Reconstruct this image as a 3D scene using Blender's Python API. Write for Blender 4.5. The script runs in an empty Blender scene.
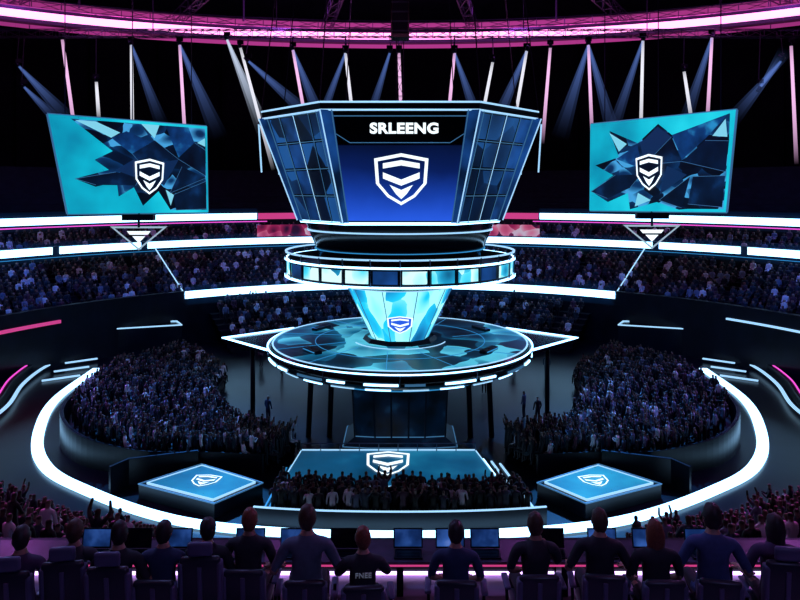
import bpy, bmesh, math, random
import numpy as np
from mathutils import Vector, Matrix, noise
random.seed(7); np.random.seed(7)
S = bpy.context.scene
S.view_settings.view_transform = 'Standard'
S.view_settings.gamma = .88
pi = math.pi; rad = math.radians

# ------------------------------------------------------------------ materials
def mat(name, col, rough=0.5, metal=0.0, em=None, es=0.0, spec=.5):
    m = bpy.data.materials.new(name); m.use_nodes = True
    b = m.node_tree.nodes['Principled BSDF']
    b.inputs['Base Color'].default_value = (*col, 1)
    b.inputs['Roughness'].default_value = rough
    b.inputs['Metallic'].default_value = metal
    b.inputs['Specular IOR Level'].default_value = spec
    if em:
        b.inputs['Emission Color'].default_value = (*em, 1)
        b.inputs['Emission Strength'].default_value = es
    return m

def noisy(name, c1, c2, scale=3.0, rough=0.4, metal=0.0, bump=0.0, spec=.5):
    m = mat(name, c1, rough, metal, spec=spec); nt = m.node_tree; b = nt.nodes['Principled BSDF']
    tc = nt.nodes.new('ShaderNodeTexCoord'); n = nt.nodes.new('ShaderNodeTexNoise')
    n.inputs['Scale'].default_value = scale; n.inputs['Detail'].default_value = 5
    r = nt.nodes.new('ShaderNodeValToRGB')
    r.color_ramp.elements[0].position = .35; r.color_ramp.elements[1].position = .7
    r.color_ramp.elements[0].color = (*c1, 1); r.color_ramp.elements[1].color = (*c2, 1)
    nt.links.new(tc.outputs['Object'], n.inputs['Vector'])
    nt.links.new(n.outputs['Fac'], r.inputs['Fac']); nt.links.new(r.outputs['Color'], b.inputs['Base Color'])
    if bump:
        bp = nt.nodes.new('ShaderNodeBump'); bp.inputs['Strength'].default_value = bump
        nt.links.new(n.outputs['Fac'], bp.inputs['Height']); nt.links.new(bp.outputs['Normal'], b.inputs['Normal'])
    return m

def screen_mat(name, stops, scale=0.5, strength=1.0, warp=1.5, stretch=(1, 1, 1), rot=(0, 0, 0), kind='V', zr=None):
    """LED screen content: faceted crystal picture, soft cloud gradient, or vertical gradient."""
    m = mat(name, (0.003, 0.006, 0.01), 0.35, spec=.25); nt = m.node_tree; b = nt.nodes['Principled BSDF']
    tc = nt.nodes.new('ShaderNodeTexCoord'); mp = nt.nodes.new('ShaderNodeMapping')
    mp.inputs['Scale'].default_value = stretch; mp.inputs['Rotation'].default_value = rot
    nt.links.new(tc.outputs['Object'], mp.inputs['Vector'])
    r = nt.nodes.new('ShaderNodeValToRGB'); cr = r.color_ramp
    while len(cr.elements) < len(stops): cr.elements.new(0.5)
    for e, (p, c) in zip(cr.elements, stops): e.position = p; e.color = (*c, 1)
    if kind == 'V':
        nz = nt.nodes.new('ShaderNodeTexNoise'); nz.inputs['Scale'].default_value = scale * .6
        vm = nt.nodes.new('ShaderNodeVectorMath'); vm.operation = 'SCALE'; vm.inputs['Scale'].default_value = warp
        ad = nt.nodes.new('ShaderNodeVectorMath'); ad.operation = 'ADD'
        nt.links.new(mp.outputs[0], nz.inputs['Vector']); nt.links.new(nz.outputs['Color'], vm.inputs[0])
        nt.links.new(mp.outputs[0], ad.inputs[0]); nt.links.new(vm.outputs[0], ad.inputs[1])
        v = nt.nodes.new('ShaderNodeTexVoronoi'); v.inputs['Scale'].default_value = scale
        nt.links.new(ad.outputs[0], v.inputs['Vector'])
        sp = nt.nodes.new('ShaderNodeSeparateColor'); nt.links.new(v.outputs['Color'], sp.inputs[0])
        v2 = nt.nodes.new('ShaderNodeMath'); v2.operation = 'MULTIPLY_ADD'; v2.inputs[1].default_value = .45
        nt.links.new(v.outputs['Distance'], v2.inputs[0])
        mu = nt.nodes.new('ShaderNodeMath'); mu.operation = 'MULTIPLY'; mu.inputs[1].default_value = .75
        nt.links.new(sp.outputs[0], mu.inputs[0]); nt.links.new(mu.outputs[0], v2.inputs[2])
        nt.links.new(v2.outputs[0], r.inputs['Fac'])
    else:
        nz = nt.nodes.new('ShaderNodeTexNoise'); nz.inputs['Scale'].default_value = scale
        nz.inputs['Detail'].default_value = 3
        nt.links.new(mp.outputs[0], nz.inputs['Vector']); out = nz.outputs['Fac']
        if zr:
            sx = nt.nodes.new('ShaderNodeSeparateXYZ'); nt.links.new(tc.outputs['Object'], sx.inputs[0])
            mr = nt.nodes.new('ShaderNodeMapRange'); mr.inputs[1].default_value = zr[0]; mr.inputs[2].default_value = zr[1]
            nt.links.new(sx.outputs[2], mr.inputs[0]); a = nt.nodes.new('ShaderNodeMath'); a.operation = 'MULTIPLY_ADD'; a.inputs[1].default_value = .35
            s2 = nt.nodes.new('ShaderNodeMath'); s2.operation = 'SUBTRACT'; s2.inputs[1].default_value = .17
            nt.links.new(out, a.inputs[0]); nt.links.new(mr.outputs[0], a.inputs[2]); nt.links.new(a.outputs[0], s2.inputs[0]); out = s2.outputs[0]
        nt.links.new(out, r.inputs['Fac'])
    nt.links.new(r.outputs['Color'], b.inputs['Emission Color'])
    b.inputs['Emission Strength'].default_value = strength
    return m

WHITE = mat('led_white', (.1, .15, .2), .4, 0, (.36, .68, 1), 3.6)
WHITE_S = mat('led_white_soft', (.1, .15, .2), .4, 0, (.42, .72, 1), 1.05)
CYAN = mat('led_cyan', (.02, .1, .2), .4, 0, (.06, .42, .85), .6)
PINK = mat('led_pink', (.2, .1, .15), .4, 0, (1, .36, .74), 2.3)
PINK_D = mat('led_pink_dim', (.2, .08, .15), .4, 0, (1, .1, .4), .6)
MAG = mat('led_magenta', (.2, .05, .15), .4, 0, (1, .12, .75), 1.0)
LAV = mat('lavender_floor_glow', (.4, .3, .5), .4, 0, (.75, .5, 1), 2.6)
MARKW = mat('mark_white', (.1, .1, .1), .4, 0, (.85, .95, 1), 1.25)
MARKS = mat('mark_soft', (.1, .1, .1), .4, 0, (.6, .8, .95), .6)
DARK = noisy('dark_panel', (.002, .004, .010), (.006, .010, .022), .8, .35, spec=.35)
DARKM = mat('dark_metal', (.012, .018, .034), .35, .8)
STEEL = mat('steel', (.08, .12, .18), .35, .9)
BLUEL = mat('steel_blue_line', (.05, .1, .16), .35, .3, (.10, .30, .55), .5)
TRUSSM = mat('truss_metal', (.06, .05, .10), .45, .6)
BLACK = mat('black_gloss', (.002, .004, .010), .15)
FLOORM = noisy('floor_polished', (.001, .003, .010), (.004, .010, .024), .5, .28, spec=.3)
CONC = noisy('stand_concrete', (.003, .006, .014), (.008, .013, .026), 1.2, .6, spec=.2)
WALLM = noisy('wall_dark', (.001, .0012, .004), (.003, .003, .009), .3, .8, spec=.15)
CEILM = noisy('ceiling_dark', (.008, .008, .016), (.022, .018, .034), .3, .8, spec=.2)

# ------------------------------------------------------------------ mesh tools
class MB:
    def __init__(s): s.v = []; s.f = []; s.m = []; s.mats = []; s.sm = []
    def mi(s, m):
        if m not in s.mats: s.mats.append(m)
        return s.mats.index(m)
    def add(s, V, F, m, M=None, smooth=False):
        o = len(s.v); k = s.mi(m)
        s.v += [tuple(M @ Vector(p)) if M else tuple(p) for p in V]
        s.f += [tuple(i + o for i in f) for f in F]; s.m += [k] * len(F); s.sm += [smooth] * len(F)
    def box(s, lo, hi, m, M=None):
        (a, b, c), (d, e, f) = lo, hi
        V = [(a, b, c), (d, b, c), (d, e, c), (a, e, c), (a, b, f), (d, b, f), (d, e, f), (a, e, f)]
        s.add(V, [(0, 3, 2, 1), (4, 5, 6, 7), (0, 1, 5, 4), (1, 2, 6, 5), (2, 3, 7, 6), (3, 0, 4, 7)], m, M)
    def prism(s, pts, z0, z1, m, mtop=None):
        n = len(pts); V = [(x, y, z0) for x, y in pts] + [(x, y, z1) for x, y in pts]
        F = [tuple(range(n))[::-1]] + [(i, (i + 1) % n, n + (i + 1) % n, n + i) for i in range(n)]
        s.add(V, F, m); s.add(V[n:], [tuple(range(n))], mtop or m)
    def tube(s, p, q, r, m, n=6, r2=None):
        p, q = Vector(p), Vector(q); d = q - p
        if d.length < 1e-6: return
        R = d.to_track_quat('Z', 'Y').to_matrix(); r2 = r if r2 is None else r2
        V = [p + R @ Vector((r * math.cos(2 * pi * i / n), r * math.sin(2 * pi * i / n), 0)) for i in range(n)]
        V += [q + R @ Vector((r2 * math.cos(2 * pi * i / n), r2 * math.sin(2 * pi * i / n), 0)) for i in range(n)]
        F = [(i, (i + 1) % n, n + (i + 1) % n, n + i) for i in range(n)] + [tuple(range(n))[::-1], tuple(range(n, 2 * n))]
        s.add(V, F, m, smooth=n > 6)
    def loops(s, rings, m, closed=True, smooth=False, cap=False):
        n = len(rings[0]); V = [p for r in rings for p in r]; F = []
        for k in range(len(rings) - 1):
            for i in range(n if closed else n - 1):
                j = (i + 1) % n; F.append((k * n + i, k * n + j, (k + 1) * n + j, (k + 1) * n + i))
        if cap: F += [tuple(range(n))[::-1], tuple((len(rings) - 1) * n + i for i in range(n))]
        s.add(V, F, m, smooth=smooth)
    def revolve(s, prof, m, n=96, smooth=True, a0=0, a1=2 * pi, sx=1, sy=1):
        full = abs(a1 - a0 - 2 * pi) < 1e-6
        N = n if full else n + 1
        rings = [[(r * sx * math.cos(a0 + (a1 - a0) * i / n), r * sy * math.sin(a0 + (a1 - a0) * i / n), z) for i in range(N)] for r, z in prof]
        s.loops(rings, m, closed=full, smooth=smooth)
    def arcbox(s, r0, r1, z0, z1, m, a0=0, a1=2 * pi, n=96, sx=1, sy=1):
        s.revolve([(r0, z0), (r1, z0), (r1, z1), (r0, z1), (r0, z0)], m, n, False, a0, a1, sx, sy)
        if abs(a1 - a0 - 2 * pi) > 1e-6:
            for a in (a0, a1):
                c, d = math.cos(a) * sx, math.sin(a) * sy
                s.add([(r0 * c, r0 * d, z0), (r1 * c, r1 * d, z0), (r1 * c, r1 * d, z1), (r0 * c, r0 * d, z1)], [(0, 1, 2, 3)], m)
    def strip(s, pts, w, h, m, closed=False):
        """rectangular section swept along a path"""
        P = [Vector(p) for p in pts]; n = len(P); rings = []
        for i in range(n):
            a = P[i - 1] if (i > 0 or closed) else P[i]; b = P[(i + 1) % n] if (i < n - 1 or closed) else P[i]
            t = (b - a); t.z = 0; t.normalize(); nn = Vector((-t.y, t.x, 0)) * w / 2
            rings.append([tuple(P[i] - nn), tuple(P[i] + nn), tuple(P[i] + nn + Vector((0, 0, h))), tuple(P[i] - nn + Vector((0, 0, h)))])
        if closed: rings.append(rings[0])
        s.loops(rings, m, closed=True, cap=not closed)
    def obj(s, name, parent=None):
        me = bpy.data.meshes.new(name); me.from_pydata(s.v, [], s.f)
        for m in s.mats: me.materials.append(m)
        me.polygons.foreach_set('material_index', s.m); me.polygons.foreach_set('use_smooth', s.sm); me.update()
        o = bpy.data.objects.new(name, me); S.collection.objects.link(o)
        if parent: o.parent = parent
        return o

def empty(name):
    o = bpy.data.objects.new(name, None); S.collection.objects.link(o); return o

def rbox(sx, sy, sz, r, seg=2):
    bm = bmesh.new(); bmesh.ops.create_cube(bm, size=1)
    for v in bm.verts: v.co = Vector((v.co.x * sx, v.co.y * sy, v.co.z * sz))
    bmesh.ops.bevel(bm, geom=bm.edges[:], offset=r, segments=seg, affect='EDGES', profile=.5)
    bm.verts.index_update(); V = [v.co.copy() for v in bm.verts]; F = [[v.index for v in f.verts] for f in bm.faces]; bm.free()
    return V, F

def ico(sub):
    bm = bmesh.new(); bmesh.ops.create_icosphere(bm, subdivisions=sub, radius=1); bm.verts.index_update()
    V = [v.co.copy() for v in bm.verts]; F = [[v.index for v in f.verts] for f in bm.faces]; bm.free(); return V, F

def catmull(pts, n=12):
    P = [Vector(p) for p in pts]; P = [2 * P[0] - P[1]] + P + [2 * P[-1] - P[-2]]; out = []
    for i in range(1, len(P) - 2):
        for k in range(n):
            t = k / n; a, b, c, d = P[i - 1:i + 3]
            out.append(.5 * ((2 * b) + (c - a) * t + (2 * a - 5 * b + 4 * c - d) * t * t + (3 * b - a - 3 * c + d) * t ** 3))
    out.append(P[-2]); return out

def resample(P, n):
    L = [0]
    for a, b in zip(P, P[1:]): L.append(L[-1] + (b - a).length)
    out = []; j = 0
    for i in range(n):
        t = L[-1] * i / (n - 1)
        while j < len(P) - 2 and L[j + 1] < t: j += 1
        out.append(P[j].lerp(P[j + 1], (t - L[j]) / max(1e-9, L[j + 1] - L[j])))
    return out

def frame(o, x, y):
    x = Vector(x).normalized(); z = x.cross(Vector(y)).normalized(); y = z.cross(x)
    M = Matrix.Identity(4)
    for i in range(3): M[i][0] = x[i]; M[i][1] = y[i]; M[i][2] = z[i]; M[i][3] = o[i]
    return M

def emblem(mb, M, w, h, m, m2=None):
    """plain stand-in badge: a blank pointed plate outline with a chevron and a bar"""
    out = [(-.5, .40), (0, .5), (.5, .40), (.47, -.08), (.26, -.34), (0, -.5), (-.26, -.34), (-.47, -.08)]
    V = [(x * w, y * h, 0) for x, y in out] + [(x * w * .87, y * h * .87, 0) for x, y in out]
    n = len(out)
    mb.add(V, [(i, (i + 1) % n, n + (i + 1) % n, n + i) for i in range(n)], m, M)
    if m2: mb.add([(x * w * .87, y * h * .87, -.01) for x, y in out], [tuple(range(n))], m2, M)
    def poly(p): mb.add([(x * w, y * h, .005) for x, y in p], [tuple(range(len(p)))], m, M)
    poly([(-.34, .21), (-.34, .31), (0, .37), (.34, .31), (.34, .21), (0, .27)])
    poly([(-.34, .14), (0, .00), (.34, .14), (.34, .02), (0, -.12), (-.34, .02)])
    poly([(-.22, -.10), (0, -.20), (.22, -.10), (.1, -.28), (0, -.38), (-.1, -.28)])

def text(name, body, M, size, m, parent=None, sx=1.0, off=.02):
    c = bpy.data.curves.new(name, 'FONT'); c.body = body; c.size = size; c.align_x = 'CENTER'; c.align_y = 'CENTER'
    c.offset = off; c.extrude = .004; c.space_character = 1.08
    o = bpy.data.objects.new(name, c); S.collection.objects.link(o); c.materials.append(m)
    o.matrix_world = M @ Matrix.Diagonal((sx, 1, 1, 1))
    if parent: o.parent = parent
    return o

# ------------------------------------------------------------------ camera
cam = bpy.data.cameras.new('camera'); co = bpy.data.objects.new('camera', cam); S.collection.objects.link(co)
co.location = (0, -38.5, 14); co.rotation_euler = (pi / 2, 0, 0); cam.lens = 31.5; cam.sensor_width = 36
cam.shift_y = -.1375; cam.clip_end = 400; cam.clip_start = .1; S.camera = co

w = bpy.data.worlds.new('World'); S.world = w; w.use_nodes = True
w.node_tree.nodes['Background'].inputs[0].default_value = (.03, .10, .4, 1)
w.node_tree.nodes['Background'].inputs[1].default_value = .03

# ------------------------------------------------------------------ room shell
b = MB(); b.revolve([(0, 0), (66, 0)], FLOORM, 96, False); b.obj('floor')
b = MB(); b.revolve([(66, 0), (66, 38)], WALLM, 96)
for i in range(48):
    a = 2 * pi * i / 48; b.tube((65.6 * math.cos(a), 65.6 * math.sin(a), 14), (65.6 * math.cos(a), 65.6 * math.sin(a), 37.9), .3, WALLM, 4)
b.obj('wall_bowl')
b = MB(); b.revolve([(66, 38), (0, 38.2)], CEILM, 96, False); b.obj('ceiling')

# ------------------------------------------------------------------ roof ring and trusses
root = empty('ceiling_light_ring')
b = MB(); b.arcbox(.992, 1.006, 30.05, 30.65, PINK, 0, 2 * pi, 160, 52, 36)
b.obj('pink_led_band', root)
b = MB(); b.arcbox(1.007, 1.03, 29.7, 31.1, DARKM, 0, 2 * pi, 160, 52, 36)
b.obj('ring_housing', root)
# emissive volume tubes added to imitate bloom around the bright bands
def bloom_volume(name, col, st):
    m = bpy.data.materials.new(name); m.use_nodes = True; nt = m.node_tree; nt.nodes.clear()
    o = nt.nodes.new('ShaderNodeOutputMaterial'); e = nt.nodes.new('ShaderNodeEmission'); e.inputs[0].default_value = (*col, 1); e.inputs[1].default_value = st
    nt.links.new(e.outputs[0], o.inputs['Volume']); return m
for rr, st, nm in ((.7, .06, 'bloom_inner'), (1.35, .016, 'bloom_middle')):
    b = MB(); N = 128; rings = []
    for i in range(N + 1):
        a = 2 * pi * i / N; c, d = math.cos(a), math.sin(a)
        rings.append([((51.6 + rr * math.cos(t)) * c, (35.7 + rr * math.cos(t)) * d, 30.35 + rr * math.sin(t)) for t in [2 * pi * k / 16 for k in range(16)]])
    b.loops(rings[:-1] + [rings[0]], bloom_volume(nm, (1, .12, .62), st), smooth=True); b.obj(nm, root)

def truss(mb, p, q, w=.7, step=1.6, r=.06):
    p, q = Vector(p), Vector(q); d = q - p; L = d.length; R = d.to_track_quat('Z', 'Y').to_matrix()
    c = [R @ Vector((sx * w / 2, sy * w / 2, 0)) for sx, sy in ((-1, -1), (1, -1), (1, 1), (-1, 1))]
    for k in c: mb.tube(p + k, q + k, r, TRUSSM, 4)
    n = max(2, int(L / step))
    for i in range(n):
        a = p + d * i / n; e = p + d * (i + 1) / n
        for k in range(4):
            mb.tube(a + c[k], e + c[(k + 1) % 4], r * .6, TRUSSM, 3)
            mb.tube(a + c[k], a + c[(k + 1) % 4], r * .6, TRUSSM, 3)
b = MB()
for i in range(20):
    a = 2 * pi * (i + .5) / 20
    truss(b, (11 * math.cos(a), 9 * math.sin(a), 34.5), (56 * math.cos(a), 44 * math.sin(a), 32.4), 1.0, 2.6, .08)
for rr, z in ((.32, 34), (.6, 33.8), (1.13, 32.6)):
    for i in range(40):
        a, e = 2 * pi * i / 40, 2 * pi * (i + 1) / 40
        truss(b, (52 * rr * math.cos(a), 36 * rr * math.sin(a), z), (52 * rr * math.cos(e), 36 * rr * math.sin(e), z), .8, 2.4, .07)
truss(b, (-40, 29.5, 29.2), (40, 29.5, 29.2), .7, 1.6, .05)
for x in range(-36, 37, 12): b.tube((x, 29.5, 29.5), (x, 29.5, 38), .05, TRUSSM, 4)
for i in range(20):
    a = 2 * pi * i / 20; b.tube((54 * math.cos(a), 38 * math.sin(a), 32), (54 * math.cos(a), 38 * math.sin(a), 38.1), .12, TRUSSM, 4)
b.obj('roof_truss')

# ------------------------------------------------------------------ light rig : fixtures + emissive cones painted in as light shafts
def beam_mat(name, col, st):
    m = bpy.data.materials.new(name); m.use_nodes = True; nt = m.node_tree; nt.nodes.clear()
    o = nt.nodes.new('ShaderNodeOutputMaterial'); mx = nt.nodes.new('ShaderNodeMixShader')
    t = nt.nodes.new('ShaderNodeBsdfTransparent'); e = nt.nodes.new('ShaderNodeEmission')
    e.inputs[0].default_value = (*col, 1); e.inputs[1].default_value = 1
    at = nt.nodes.new('ShaderNodeAttribute'); at.attribute_name = 'fade'
    mu = nt.nodes.new('ShaderNodeMath'); mu.operation = 'MULTIPLY'; mu.inputs[1].default_value = st
    nt.links.new(at.outputs['Fac'], mu.inputs[0]); nt.links.new(mu.outputs[0], mx.inputs[0])
    nt.links.new(t.outputs[0], mx.inputs[1]); nt.links.new(e.outputs[0], mx.inputs[2]); nt.links.new(mx.outputs[0], o.inputs[0])
    return m
BP = beam_mat('glow_cone_pink', (1, .6, .95), .95); BW = beam_mat('glow_cone_white', (.9, .9, 1), .95)
BB = beam_mat('glow_cone_blue', (.22, .38, 1), .15); BBW = beam_mat('glow_cone_bright_blue', (.7, .8, 1), .45)
rig = empty('stage_light_rig'); fx = MB(); beams = {}
def beam(p, q, r0, r1, m, shells=1, Y=29.5):
    p = Vector((p[0], Y, p[1])); q = Vector((q[0], Y, q[1])); d = (q - p)
    up = Vector((p.x, Y, 29.0)); fx.tube(p - d.normalized() * .35, up, .05, TRUSSM, 4)
    fx.tube(p - d.normalized() * .55, p, .16, DARKM, 10, max(.2, r0 * 1.2)); fx.box((p.x - .3, Y - .1, p.z + .35), (p.x + .3, Y + .1, p.z + .75), DARKM)
    if r1 < .25: d = d * 1.28
    R = d.to_track_quat('Z', 'Y').to_matrix()
    V, F, A = beams.setdefault(m.name, ([], [], []))
    for s in range(shells):
        k = 1 - s * .45; o = len(V); n = 12; K = 10
        for j in range(K + 1):
            t = j / K; rr = (r0 + (r1 - r0) * t) * k
            for i in range(n):
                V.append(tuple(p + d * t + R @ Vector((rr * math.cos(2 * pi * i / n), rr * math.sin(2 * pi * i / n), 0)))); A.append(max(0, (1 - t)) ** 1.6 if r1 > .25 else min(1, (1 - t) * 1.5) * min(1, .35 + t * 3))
        F += [(o + j * n + i, o + j * n + (i + 1) % n, o + (j + 1) * n + (i + 1) % n, o + (j + 1) * n + i) for j in range(K) for i in range(n)]
for p, q, c in [((-32.8, 28.6), (-31.7, 20.5), BP), ((-26.1, 28.1), (-26, 20.2), BW), ((-21.4, 28.1), (-20.9, 19.4), BP), ((-10.4, 27.6), (-9.2, 21.0), BP),
                ((-5.3, 27.3), (-4.6, 21.2), BW), ((-.1, 27.3), (.1, 21.4), BP), ((5.3, 27.3), (4.7, 21.2), BP), ((9, 26.4), (8, 21.2), BW),
                ((12.3, 27.5), (11.1, 20.6), BW), ((18.3, 28.1), (18.6, 20.8), BP), ((23.6, 28.5), (23.4, 20.2), BW), ((30.3, 28.8), (29.9, 21.5), BP),
                ((27.6, 25.5), (28.2, 21.6), BW), ((-29.5, 24.5), (-29.3, 21.6), BW), ((38, 28), (38.4, 19), BP), ((-15.5, 27.8), (-13.0, 18.5), BW), ((14.6, 27.8), (14.0, 20.5), BP)]:
    beam(p, q, .14, .18, c)
for p, q, r, c in [((-16.8, 28.6), (-13, 19.2), .8, BBW), ((-14.7, 26.5), (-8, 20.5), .8, BB), ((-21.4, 28.1), (-17.5, 19), .9, BB), ((-10.4, 27.6), (-7, 19), .8, BB),
                   ((18.3, 28.1), (15.5, 19), .9, BB), ((18.3, 28.1), (21, 18.5), .8, BB), ((12.3, 27.5), (8.7, 19), .8, BB), ((-37, 26), (-31.8, 20.5), .8, BB),
                   ((-36.5, 24), (-33, 20.5), .6, BB), ((37, 26.5), (32, 20.5), .8, BB), ((35, 24), (37.5, 27.6), .7, BB), ((-5.3, 27.3), (-8.4, 19), .6, BB), ((23.6, 28.5), (20.4, 19), .7, BB),
                   ((-1, 27.3), (-3.4, 19.5), .6, BB), ((5.3, 27.3), (8, 19.5), .7, BB), ((30.3, 28.8), (27.5, 20), .7, BB), ((-26.1, 28.1), (-23, 20), .7, BB)]:
    beam(p, q, .12, r, c, 2)
fx.obj('moving_head_lamps', rig)
for k, (V, F, A) in beams.items():
    me = bpy.data.meshes.new(k); me.from_pydata(V, [], F); me.materials.append(bpy.data.materials[k])
    at = me.attributes.new('fade', 'FLOAT', 'POINT'); at.data.foreach_set('value', A)
    o = bpy.data.objects.new(k, me); S.collection.objects.link(o); o.parent = rig

# ------------------------------------------------------------------ hanging scoreboard
sb = empty('hanging_scoreboard')
def octo(xf, yf, xs, ys, z): return [Vector(p) for p in ((-xf, -yf, z), (xf, -yf, z), (xs, -ys, z), (xs, ys, z), (xf, yf, z), (-xf, yf, z), (-xs, ys, z), (-xs, -ys, z))]
T = octo(3.4, 6.9, 6.75, 3.0, 17.6); B_ = octo(2.6, 5.4, 5.1, 2.3, 12.45)
def facet(i, u, v, off=0):
    a, bb, c, d = B_[i], B_[(i + 1) % 8], T[(i + 1) % 8], T[i]
    p = a.lerp(bb, u).lerp(d.lerp(c, u), v); n = (bb - a).cross(d - a).normalized()
    return p + n * off
def fquad(mb, i, u0, u1, v0, v1, off, m, sk=0):
    mb.add([facet(i, u0, v0, off), facet(i, u1, v0, off), facet(i, u1 + sk, v1, off), facet(i, u0 + sk, v1, off)], [(0, 1, 2, 3)], m)
SB_BLUE = screen_mat('scoreboard_screen_blue', [(.0, (.03, .13, .75)), (.35, (.012, .06, .38)), (.65, (.004, .018, .12)), (1, (.002, .006, .03))], .3, 1.1, kind='N', zr=(12.4, 16.3))
TILE = screen_mat('scoreboard_tile', [(.3, (.001, .004, .016)), (.6, (.004, .022, .08)), (.9, (.02, .12, .36))], .35, .9, 1, kind='V')
BLADE = screen_mat('scoreboard_blade', [(.35, (.003, .014, .05)), (.65, (.016, .10, .36))], .5, .9, kind='N')
b = MB()
b.loops([[tuple(p) for p in B_], [tuple(p) for p in T]], BLACK)
b.add([tuple(p) for p in T], [tuple(range(8))], DARKM); b.add([tuple(p) for p in B_], [tuple(range(8))[::-1]], DARKM)
T2 = octo(3.55, 7.1, 6.95, 3.1, 17.6); T3 = octo(3.6, 7.15, 7.0, 3.1, 17.95); Ti = octo(3.0, 6.2, 6.0, 2.7, 17.95)
b.loops([[tuple(p) for p in r] for r in (T2, T3, Ti)], DARKM); b.obj('shell', sb)
b = MB()
for i in range(8):
    main = i in (0, 4)
    if main:
        fquad(b, i, .03, .97, .70, .975, .05, BLACK); fquad(b, i, .02, .98, .02, .71, .05, SB_BLUE)
        b.tube(facet(i, .02, .955, .09), facet(i, .98, .955, .09), .025, BLUEL, 4); b.tube(facet(i, .14, .725, .09), facet(i, .86, .725, .09), .02, BLUEL, 4)
        for u0, u1 in ((.02, .14), (.98, .86)): b.tube(facet(i, u0, .83, .09), facet(i, u1, .725, .09), .02, BLUEL, 4)
    else:
        k = 4
        for c in range(k):
            for r in range(4):
                fquad(b, i, c / k + .012, (c + 1) / k - .012, r / 4 + .015, (r + 1) / 4 - .015, .05, TILE if (c * 3 + r * 5 + i) % 5 else BLADE)
        for c in range(k + 1):
            b.tube(facet(i, c / k, 0, .08), facet(i, c / k, 1, .08), .022, WHITE_S if c in (0, 2) else BLUEL, 4)
        for r in range(5):
            b.tube(facet(i, 0, r / 4, .08), facet(i, 1, r / 4, .08), .02, BLUEL, 4)
b.obj('display_panels', sb)
b = MB()
for i in range(8):
    a, t = B_[i], T[i]; o = Vector((a.x, a.y, 0)).normalized(); s_ = Vector((-o.y, o.x, 0))
    w0, w1 = .2, .42
    V = [a + s_ * w0, a - s_ * w0, a + o * .2, t + s_ * w1, t - s_ * w1, t + o * .4, ]
    b.add([tuple(p) for p in V], [(0, 2, 5, 3), (2, 1, 4, 5), (0, 1, 2), (3, 5, 4)], BLADE)
    b.tube(a + o * .22, t + o * .42, .035, WHITE_S, 6)
    b.tube(a + s_ * w0 + o * .04, t + s_ * w1 + o * .1, .03, BLUEL, 4); b.tube(a - s_ * w0 + o * .04, t - s_ * w1 + o * .1, .03, BLUEL, 4)
for R_, m, r in ((T2, WHITE_S, .05), (T3, WHITE_S, .05)):
    for i in range(8): b.tube(R_[i], R_[(i + 1) % 8], r, m, 6)
for i in range(8): b.tube(B_[i] * 1.0 + Vector((0, 0, -.05)), B_[(i + 1) % 8] + Vector((0, 0, -.05)), .08, WHITE, 6)
for sx in (-1, 1):
    for yy in (-2.6, 2.6):
        b.tube((sx * 6.9, yy - .4, 17.8), (sx * 7.25, yy, 17.4), .06, STEEL, 6)
        b.tube((sx * 7.25, yy, 17.4), (sx * 7.1, yy, 14.9), .045, WHITE_S, 6)
    b.tube((sx * 7.25, -2.6, 17.4), (sx * 7.25, 2.6, 17.4), .05, STEEL, 6)
b.obj('frame_fins', sb)
for s_ in (1, -1):
    i = 0 if s_ == 1 else 4
    xa = facet(i, 1, .8) - facet(i, 0, .8); ya = facet(i, .5, 1) - facet(i, .5, 0)
    text('sign_text', 'SRLEENG', frame(facet(i, .53, .845, .09), xa, ya), .66, MARKW, sb, 1.1, .03)
    b = MB(); emblem(b, frame(facet(i, .51, .40, .09), xa, ya), 2.5, 2.5, MARKW, SB_BLUE); b.obj('badge', sb)
RING_T = screen_mat('ring_screen', [(.1, (.005, .06, .16)), (.35, (.02, .35, .6)), (.55, (.1, .75, .95)), (.8, (.7, .98, 1))], 1.1, 1.1, 1)
b = MB()
b.revolve([(5.2, 12.42), (5.1, 12.2), (5.0, 11.9), (4.7, 11.2), (4.4, 10.4), (4.3, 9.9)], BLACK, 96)
b.arcbox(4.9, 5.06, 11.85, 11.93, WHITE_S); b.arcbox(4.5, 4.66, 10.85, 10.9, CYAN)
b.revolve([(4.3, 9.9), (5.9, 9.9), (6.1, 10.05)], DARKM, 96, False)
b.revolve([(6.1, 9.45), (4.6, 9.2), (3.0, 8.85)], DARKM, 96, True); b.obj('barrel', sb)
b = MB()
b.arcbox(6.0, 6.12, 9.45, 10.4, DARKM)
for i in range(28):
    a = 2 * pi * i / 28; b.arcbox(6.13, 6.17, 9.62, 10.22, RING_T if i % 4 else BLADE, a + .018, a + 2 * pi / 28 - .018, 5)
    b.tube((6.2 * math.cos(a), 6.2 * math.sin(a), 9.45), (6.24 * math.cos(a), 6.24 * math.sin(a), 10.75), .04, STEEL, 5)
b.arcbox(6.12, 6.27, 10.32, 10.41, WHITE); b.arcbox(6.12, 6.27, 9.42, 9.5, WHITE); b.arcbox(6.15, 6.25, 10.7, 10.78, WHITE_S)
b.obj('led_ring', sb)
CONE = screen_mat('cone_screen', [(.08, (.005, .06, .2)), (.3, (.015, .3, .6)), (.5, (.02, .6, .9)), (.78, (.4, .95, 1))], .9, 1.2, 1.4, (1, 1, .5), (.4, .3, 0))
b = MB(); N = 10
rg = lambda r, z: [(r * math.cos(2 * pi * (i + .5) / N - pi / 2), r * math.sin(2 * pi * (i + .5) / N - pi / 2), z) for i in range(N)]
b.loops([rg(2.95, 8.85), rg(1.55, 5.95)], CONE); b.loops([rg(3.05, 8.95), rg(3.05, 8.8)], WHITE_S)
b.loops([rg(1.9, 6.05), rg(2.05, 5.82)], DARKM)
for i in range(N): b.tube(rg(2.97, 8.85)[i], rg(1.57, 5.95)[i], .022, BLUEL, 5)
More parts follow.
